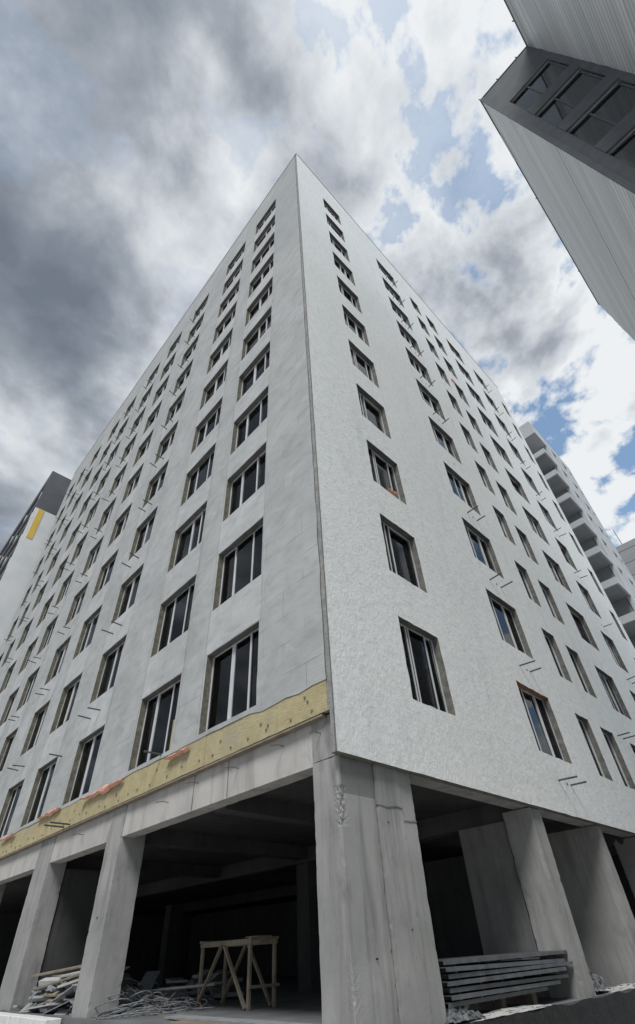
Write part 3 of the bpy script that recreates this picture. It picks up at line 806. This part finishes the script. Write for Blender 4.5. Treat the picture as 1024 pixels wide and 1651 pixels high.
# scrap boards between the left columns
scrap = [
 ('plank', 'oldwood', (.42, 11.0, -2.80), (.85, 8.1, -2.60), .16, .03, 'long weathered plank topmost across the scrap heap between the left columns'),
 ('plank', 'oldwood', (.35, 10.3, -3.02), (.62, 7.9, -2.70), .12, .03, 'weathered plank slanting down leftwards across the front of the scrap heap'),
 ('plank', 'oldwood', (.75, 10.9, -2.86), (1.2, 7.8, -2.74), .18, .03, 'weathered plank second from the top of the scrap heap'),
 ('foam_board', 'foam', (.45, 10.35, -2.90), (.55, 9.5, -2.90), .22, .10, 'pale foam offcut at the left end of the scrap heap'),
 ('foam_board', 'foam', (.40, 9.0, -2.98), (.60, 8.0, -2.82), .26, .04, 'pale board sticking up beside the second column in the scrap heap'),
 ('foam_board', 'foam', (.62, 9.6, -2.80), (.72, 8.6, -2.73), .26, .03, 'thin pale board tucked under the topmost scrap plank'),
 ('cement_board', 'greyboard', (.30, 8.75, -3.22), (.48, 8.1, -2.95), .42, .02, 'grey cement board leaning in the scrap heap by the second column'),
 ('cement_board', 'greyboard', (.28, 9.1, -3.35), (.36, 8.2, -3.16), .36, .02, 'broken grey cement board low at the front of the scrap heap'),
 ('cement_board', 'foam', (.26, 10.1, -3.36), (.36, 8.9, -3.26), .44, .02, 'pale cement board lying at the foot of the scrap heap'),
 ('plank', 'wood', (.38, 9.75, -3.10), (.50, 8.9, -3.10), .20, .035, 'short yellowish timber offcut in the middle of the scrap heap'),
 ('plank', 'oldwood', (.36, 9.5, -3.2), (.5, 8.7, -3.22), .14, .03, 'short dark timber offcut below the yellowish one in the scrap heap'),
 ('cement_board', 'greyboard', (.7, 10.4, -3.3), (.8, 8.0, -3.0), .5, .03, 'large grey sheet at the back of the scrap heap'),
]
for (nm, mt, a, b, w, h, lab) in scrap:
    a = Vector(a) + Vector((0, 0, G)); b = Vector(b) + Vector((0, 0, G))
    o = MB().beam(a - a, b - a, w, h, up=(random.uniform(-.35, .1), 0, 1)).build(nm, mt)
    o.location = a; tag(o, lab, 'board', 'scrap boards between the left columns')
mb = MB()
for q in range(60):
    p = Vector((random.uniform(.25, .9), random.uniform(7.8, 11), -3.4 + G + random.random() ** 2 * .45))
    mb.box(-.5, .5, -.5, .5, -.5, .5, 0, Matrix.Translation(p) @ Matrix.Rotation(random.uniform(0, 3), 4, 'Z') @ Matrix.Rotation(random.uniform(-.6, .6), 4, 'Y') @ Matrix.Diagonal((random.uniform(.05, .3), random.uniform(.1, .4), random.uniform(.015, .06), 1)))
tag(mb.build('rubble', 'greyboard'), 'loose grey rubble under the scrap boards by the left columns', 'rubble', kind='stuff')
# aerated blocks along the slab edge
labs = ['white aerated block nearest the second left column', 'white aerated block second from the second left column', 'white aerated block third from the second left column',
        'white aerated block at the bottom left corner of the picture']
boxo('footing_ledge', 'concrete', tower, -.40, .058, 6.5, 14, -G - .2, -3.705)
y = 7.72
for i in range(4):
    w = .98 + .05 * (i % 2)
    bm = bmesh.new(); bmesh.ops.create_cube(bm, size=1)
    bmesh.ops.scale(bm, vec=(.30, w - .02, .29), verts=bm.verts)
    bmesh.ops.bevel(bm, geom=bm.edges[:], offset=.012, segments=1, affect='EDGES')
    me = bpy.data.meshes.new('aerated_block'); bm.to_mesh(me); bm.free(); me.materials.append(M['block'])
    o = link('aerated_block', me, None, (-.14 + random.uniform(-.02, .02), y + w / 2, -3.70 + .148 + G), (0, 0, R(random.uniform(-1.5, 1.5))))
    tag(o, labs[i], 'block', 'white blocks along the slab edge'); y += w
o = MB().box(-.05, .05, -.06, .06, 0, .72).build('insulation_offcut', 'wool'); o.location = (.10, 5.06, .862 + G); o.rotation_euler = (R(-2), R(1), 0)
tag(o, 'yellow wool offcut standing in the second lowest window from the corner', 'insulation')
# tangle of wires
mb = MB()
rw = random.Random(5)
for q in range(120):
    c = Vector((rw.uniform(.55, 2.3), rw.uniform(6.0, 9.6), -3.4 + G)); rr = rw.uniform(.12, .6)
    hgt = rw.uniform(.03, .45) * max(.12, 1 - abs(c.y - 7.9) / 2.2)
    ph = rw.uniform(0, 6); tot = rw.uniform(2, 6); pts = []
    for s_ in range(15):
        t = s_ / 14; a = ph + tot * t; r2 = rr * (1 + .35 * math.sin(3 * t + ph))
        pts.append(c + Vector((math.cos(a) * r2 * .8, math.sin(a) * r2, .012 + hgt * (0.5 + .5 * math.sin(a * 1.3 + ph)))))
    mb.tube(pts, rw.uniform(.005, .013), 5)
tag(mb.build('wire_tangle', 'wire', smooth=True), 'tangled heap of grey wire and cable beside the second left column', 'wire heap', kind='stuff')
MB_ = [((1.0, 8.9, -2.95), (2.1, 7.2, -3.3), 'grey pipe offcut poking up out of the wire heap'), ((1.6, 9.2, -3.2), (2.4, 6.2, -3.05), 'grey pipe offcut lying behind the wire heap')]
for a, b, lab in MB_:
    o = MB().tube([(0, 0, 0), tuple(Vector(b) - Vector(a))], .025, 8).build('pipe_offcut', 'greyboard', smooth=False); o.location = Vector(a) + Vector((0, 0, G))
    tag(o, lab, 'pipe')
mb = MB()
for q in range(40):
    p = Vector((random.uniform(2.6, 5.2), random.uniform(7.5, 12.5), -3.4 + G + random.random() ** 2 * .5))
    mb.box(-.5, .5, -.5, .5, -.5, .5, 0, Matrix.Translation(p) @ Matrix.Rotation(random.uniform(0, 3), 4, 'Z') @ Matrix.Rotation(random.uniform(-.5, .5), 4, 'Y') @ Matrix.Diagonal((random.uniform(.1, .9), random.uniform(.1, .8), random.uniform(.02, .08), 1)))
tag(mb.build('debris', 'greyboard'), 'heap of flat grey debris in the gloom behind the wire heap', 'debris', kind='stuff')
for (x0, x1, y0, y1, z, lab, mt) in ((.25, .55, 1.1, 4.2, -3.375, 'pale timber board flat on the slab edge left of the corner column', 'oldwood'), (.62, .95, 1.4, 5.0, -3.37, 'dark board flat on the slab behind the pale one', 'greyboard')):
    o = MB().box(x0, x1, y0, y1, z - .012 + G, z + .012 + G).build('floor_board', mt); tag(o, lab, 'board')

# stacked formwork panels on the right
pl = ['bottom steel panel of the stack right of the corner column', 'steel panel second from the bottom of the right-hand stack', 'steel panel third from the bottom of the right-hand stack',
      'steel panel in the middle of the right-hand stack', 'steel panel third from the top of the right-hand stack', 'steel panel second from the top of the right-hand stack', 'topmost steel panel of the stack right of the corner column']
z = -3.26
for i in range(7):
    x1 = 5.78 - [.95, .6, .15, .4, .02, .25, .0][i] ; x0 = 1.95 + random.uniform(-.05, .1); y0 = .17 + random.uniform(-.04, .05); y1 = .95 + random.uniform(-.05, .05)
    p = empty('formwork_panel', pl[i], 'panel', 'stacked formwork panels', (x0, y0, z + G))
    L_ = x1 - x0; W_ = y1 - y0
    MB().box(0, L_, 0, W_, .05, .058).build('sheet', 'panel', p)
    MB().box(0, L_, -.004, .004, .012, .057).build('flange', 'panel', p)
    MB().box(0, L_, W_ - .004, W_ + .004, .0, .057).build('flange', 'panel', p)
    for q in range(6):
        xx = L_ * (q + .5) / 6; MB().box(xx, xx + .03, .05, W_ - .006, -.006, .048).build('rib', 'panel', p)
    MB().box(L_ - .006, L_, .006, W_ * .35, .018, .0485).build('end_lug', 'panel', p)
    p.rotation_euler = (0, R(random.uniform(-.35, .35)), R(random.uniform(-1.3, 1.3)))
    z += .066 + random.uniform(0.0, .022)
for (x, w) in ((2.2, .12), (3.6, .12), (4.55, .14)):
    o = MB().box(x, x + w, .42, 1.0, -3.4 + G, -3.265 + G).build('bearer', 'oldwood')
    tag(o, {2.2: 'timber bearer under the left end of the panel stack', 3.6: 'timber bearer under the middle of the panel stack', 4.55: 'timber bearer under the right end of the panel stack'}[x], 'bearer', 'bearers under the panel stack')
def crumple(name, mat, cx, cy, cz, sx, sy, sz, label, cat, seed, n=26, amp=.5):
    """a crumpled sheet draped as a low folded heap"""
    bm = bmesh.new(); vs = []
    for i in range(n):
        for j in range(n):
            u, v = i / (n - 1) * 2 - 1, j / (n - 1) * 2 - 1
            q = Vector((u * 3 + seed, v * 3, seed))
            h = max(0, 1 - .8 * max(abs(u), abs(v)) ** 2)
            h = h * (.45 + amp * abs(noise.noise(q * 1.6)) * 1.6 + .35 * abs(noise.noise(q * 4)))
            du, dv = .25 * noise.noise(q * 2 + Vector((9, 0, 0))), .25 * noise.noise(q * 2 + Vector((0, 9, 0)))
            vs.append(bm.verts.new(((u + du) * sx, (v + dv) * sy, h * sz)))
    for i in range(n - 1):
        for j in range(n - 1): bm.faces.new((vs[i * n + j], vs[(i + 1) * n + j], vs[(i + 1) * n + j + 1], vs[i * n + j + 1]))
    me = bpy.data.meshes.new(name); bm.to_mesh(me); bm.free(); me.materials.append(M[mat])
    o = link(name, me, None, (cx, cy, cz + G)); return tag(o, label, cat)
crumple('crumpled_film', 'clear_film', 2.15, .33, -3.40, .42, .24, .20, 'crumpled dusty plastic film at the foot of the corner column', 'plastic film', 2.)
crumple('crumpled_film', 'clear_film', 6.75, .45, -3.40, .32, .28, .42, 'crumpled grey film heaped right of the second right-hand column', 'plastic film', 7.)
crumple('dust_heap', 'dust', 3.4, .22, -3.402, 1.1, .16, .05, 'pale cement dust spilled along the slab edge before the panel stack', 'dust', 4.)
crumple('dust_heap', 'dust', 8.0, .3, -3.402, 1.1, .2, .06, 'pale cement dust along the slab edge below the crumpled film', 'dust', 11.)

# orange film caught along the top of the wool strip
def film(u0, u1, z, label, seed, drop=.11, face='L', d0=-.02):
    bm = bmesh.new(); n, m_ = 26, 9; vs = []
    for i in range(n):
        for j in range(m_):
            t, s_ = i / (n - 1), j / (m_ - 1)
            q = Vector((t * 5 + seed, s_ * 2, seed * 1.3))
            hh = drop * (.35 + 1.0 * abs(noise.noise(Vector((t * 3.1 + seed, 2, 2)))) * 1.6) * (math.sin(math.pi * min(1, max(0, t))) ** .45 + .05)
            zz_ = z + hh * (.5 - s_) + .02 * noise.noise(q * 2)
            out = d0 - .11 * math.sin(math.pi * s_) * (.6 + .8 * abs(noise.noise(q * 1.7))) - .015 * noise.noise(q * 4)
            u = u0 + (u1 - u0) * t
            vs.append(bm.verts.new((out, u, zz_ + G) if face == 'L' else (u, out, zz_ + G)))
    for i in range(n - 1):
        for j in range(m_ - 1): bm.faces.new((vs[i * m_ + j], vs[(i + 1) * m_ + j], vs[(i + 1) * m_ + j + 1], vs[i * m_ + j + 1]))
    me = bpy.data.meshes.new('plastic_film'); bm.to_mesh(me); bm.free(); me.materials.append(M['film'])
    for p in me.polygons: p.use_smooth = True
    return tag(link('plastic_film', me), label, 'plastic film', 'orange film scraps on the facade')
film(4.1, 4.98, .66, 'orange film scrap between the two lowest windows nearest the corner on the left facade', 1., .20)
film(7.0, 9.25, .70, 'longest orange film scrap left of the second lowest window on the left facade', 5.2, .22)
film(10.9, 12.6, .80, 'orange film scrap under the third lowest window from the corner', 9.1, .18)
film(14.6, 16.0, .72, 'orange film scrap at the far left end of the yellow strip', 13.3, .15)
film(2.75, 3.12, 7.02, 'orange rag hanging over the third-floor sill nearest the corner on the right facade', 3.7, .28, 'R', .05)
film(12.0, 12.35, 23.4, 'small orange film scrap high on the right facade beside a narrow window', 6.6, .5, 'R', .02)
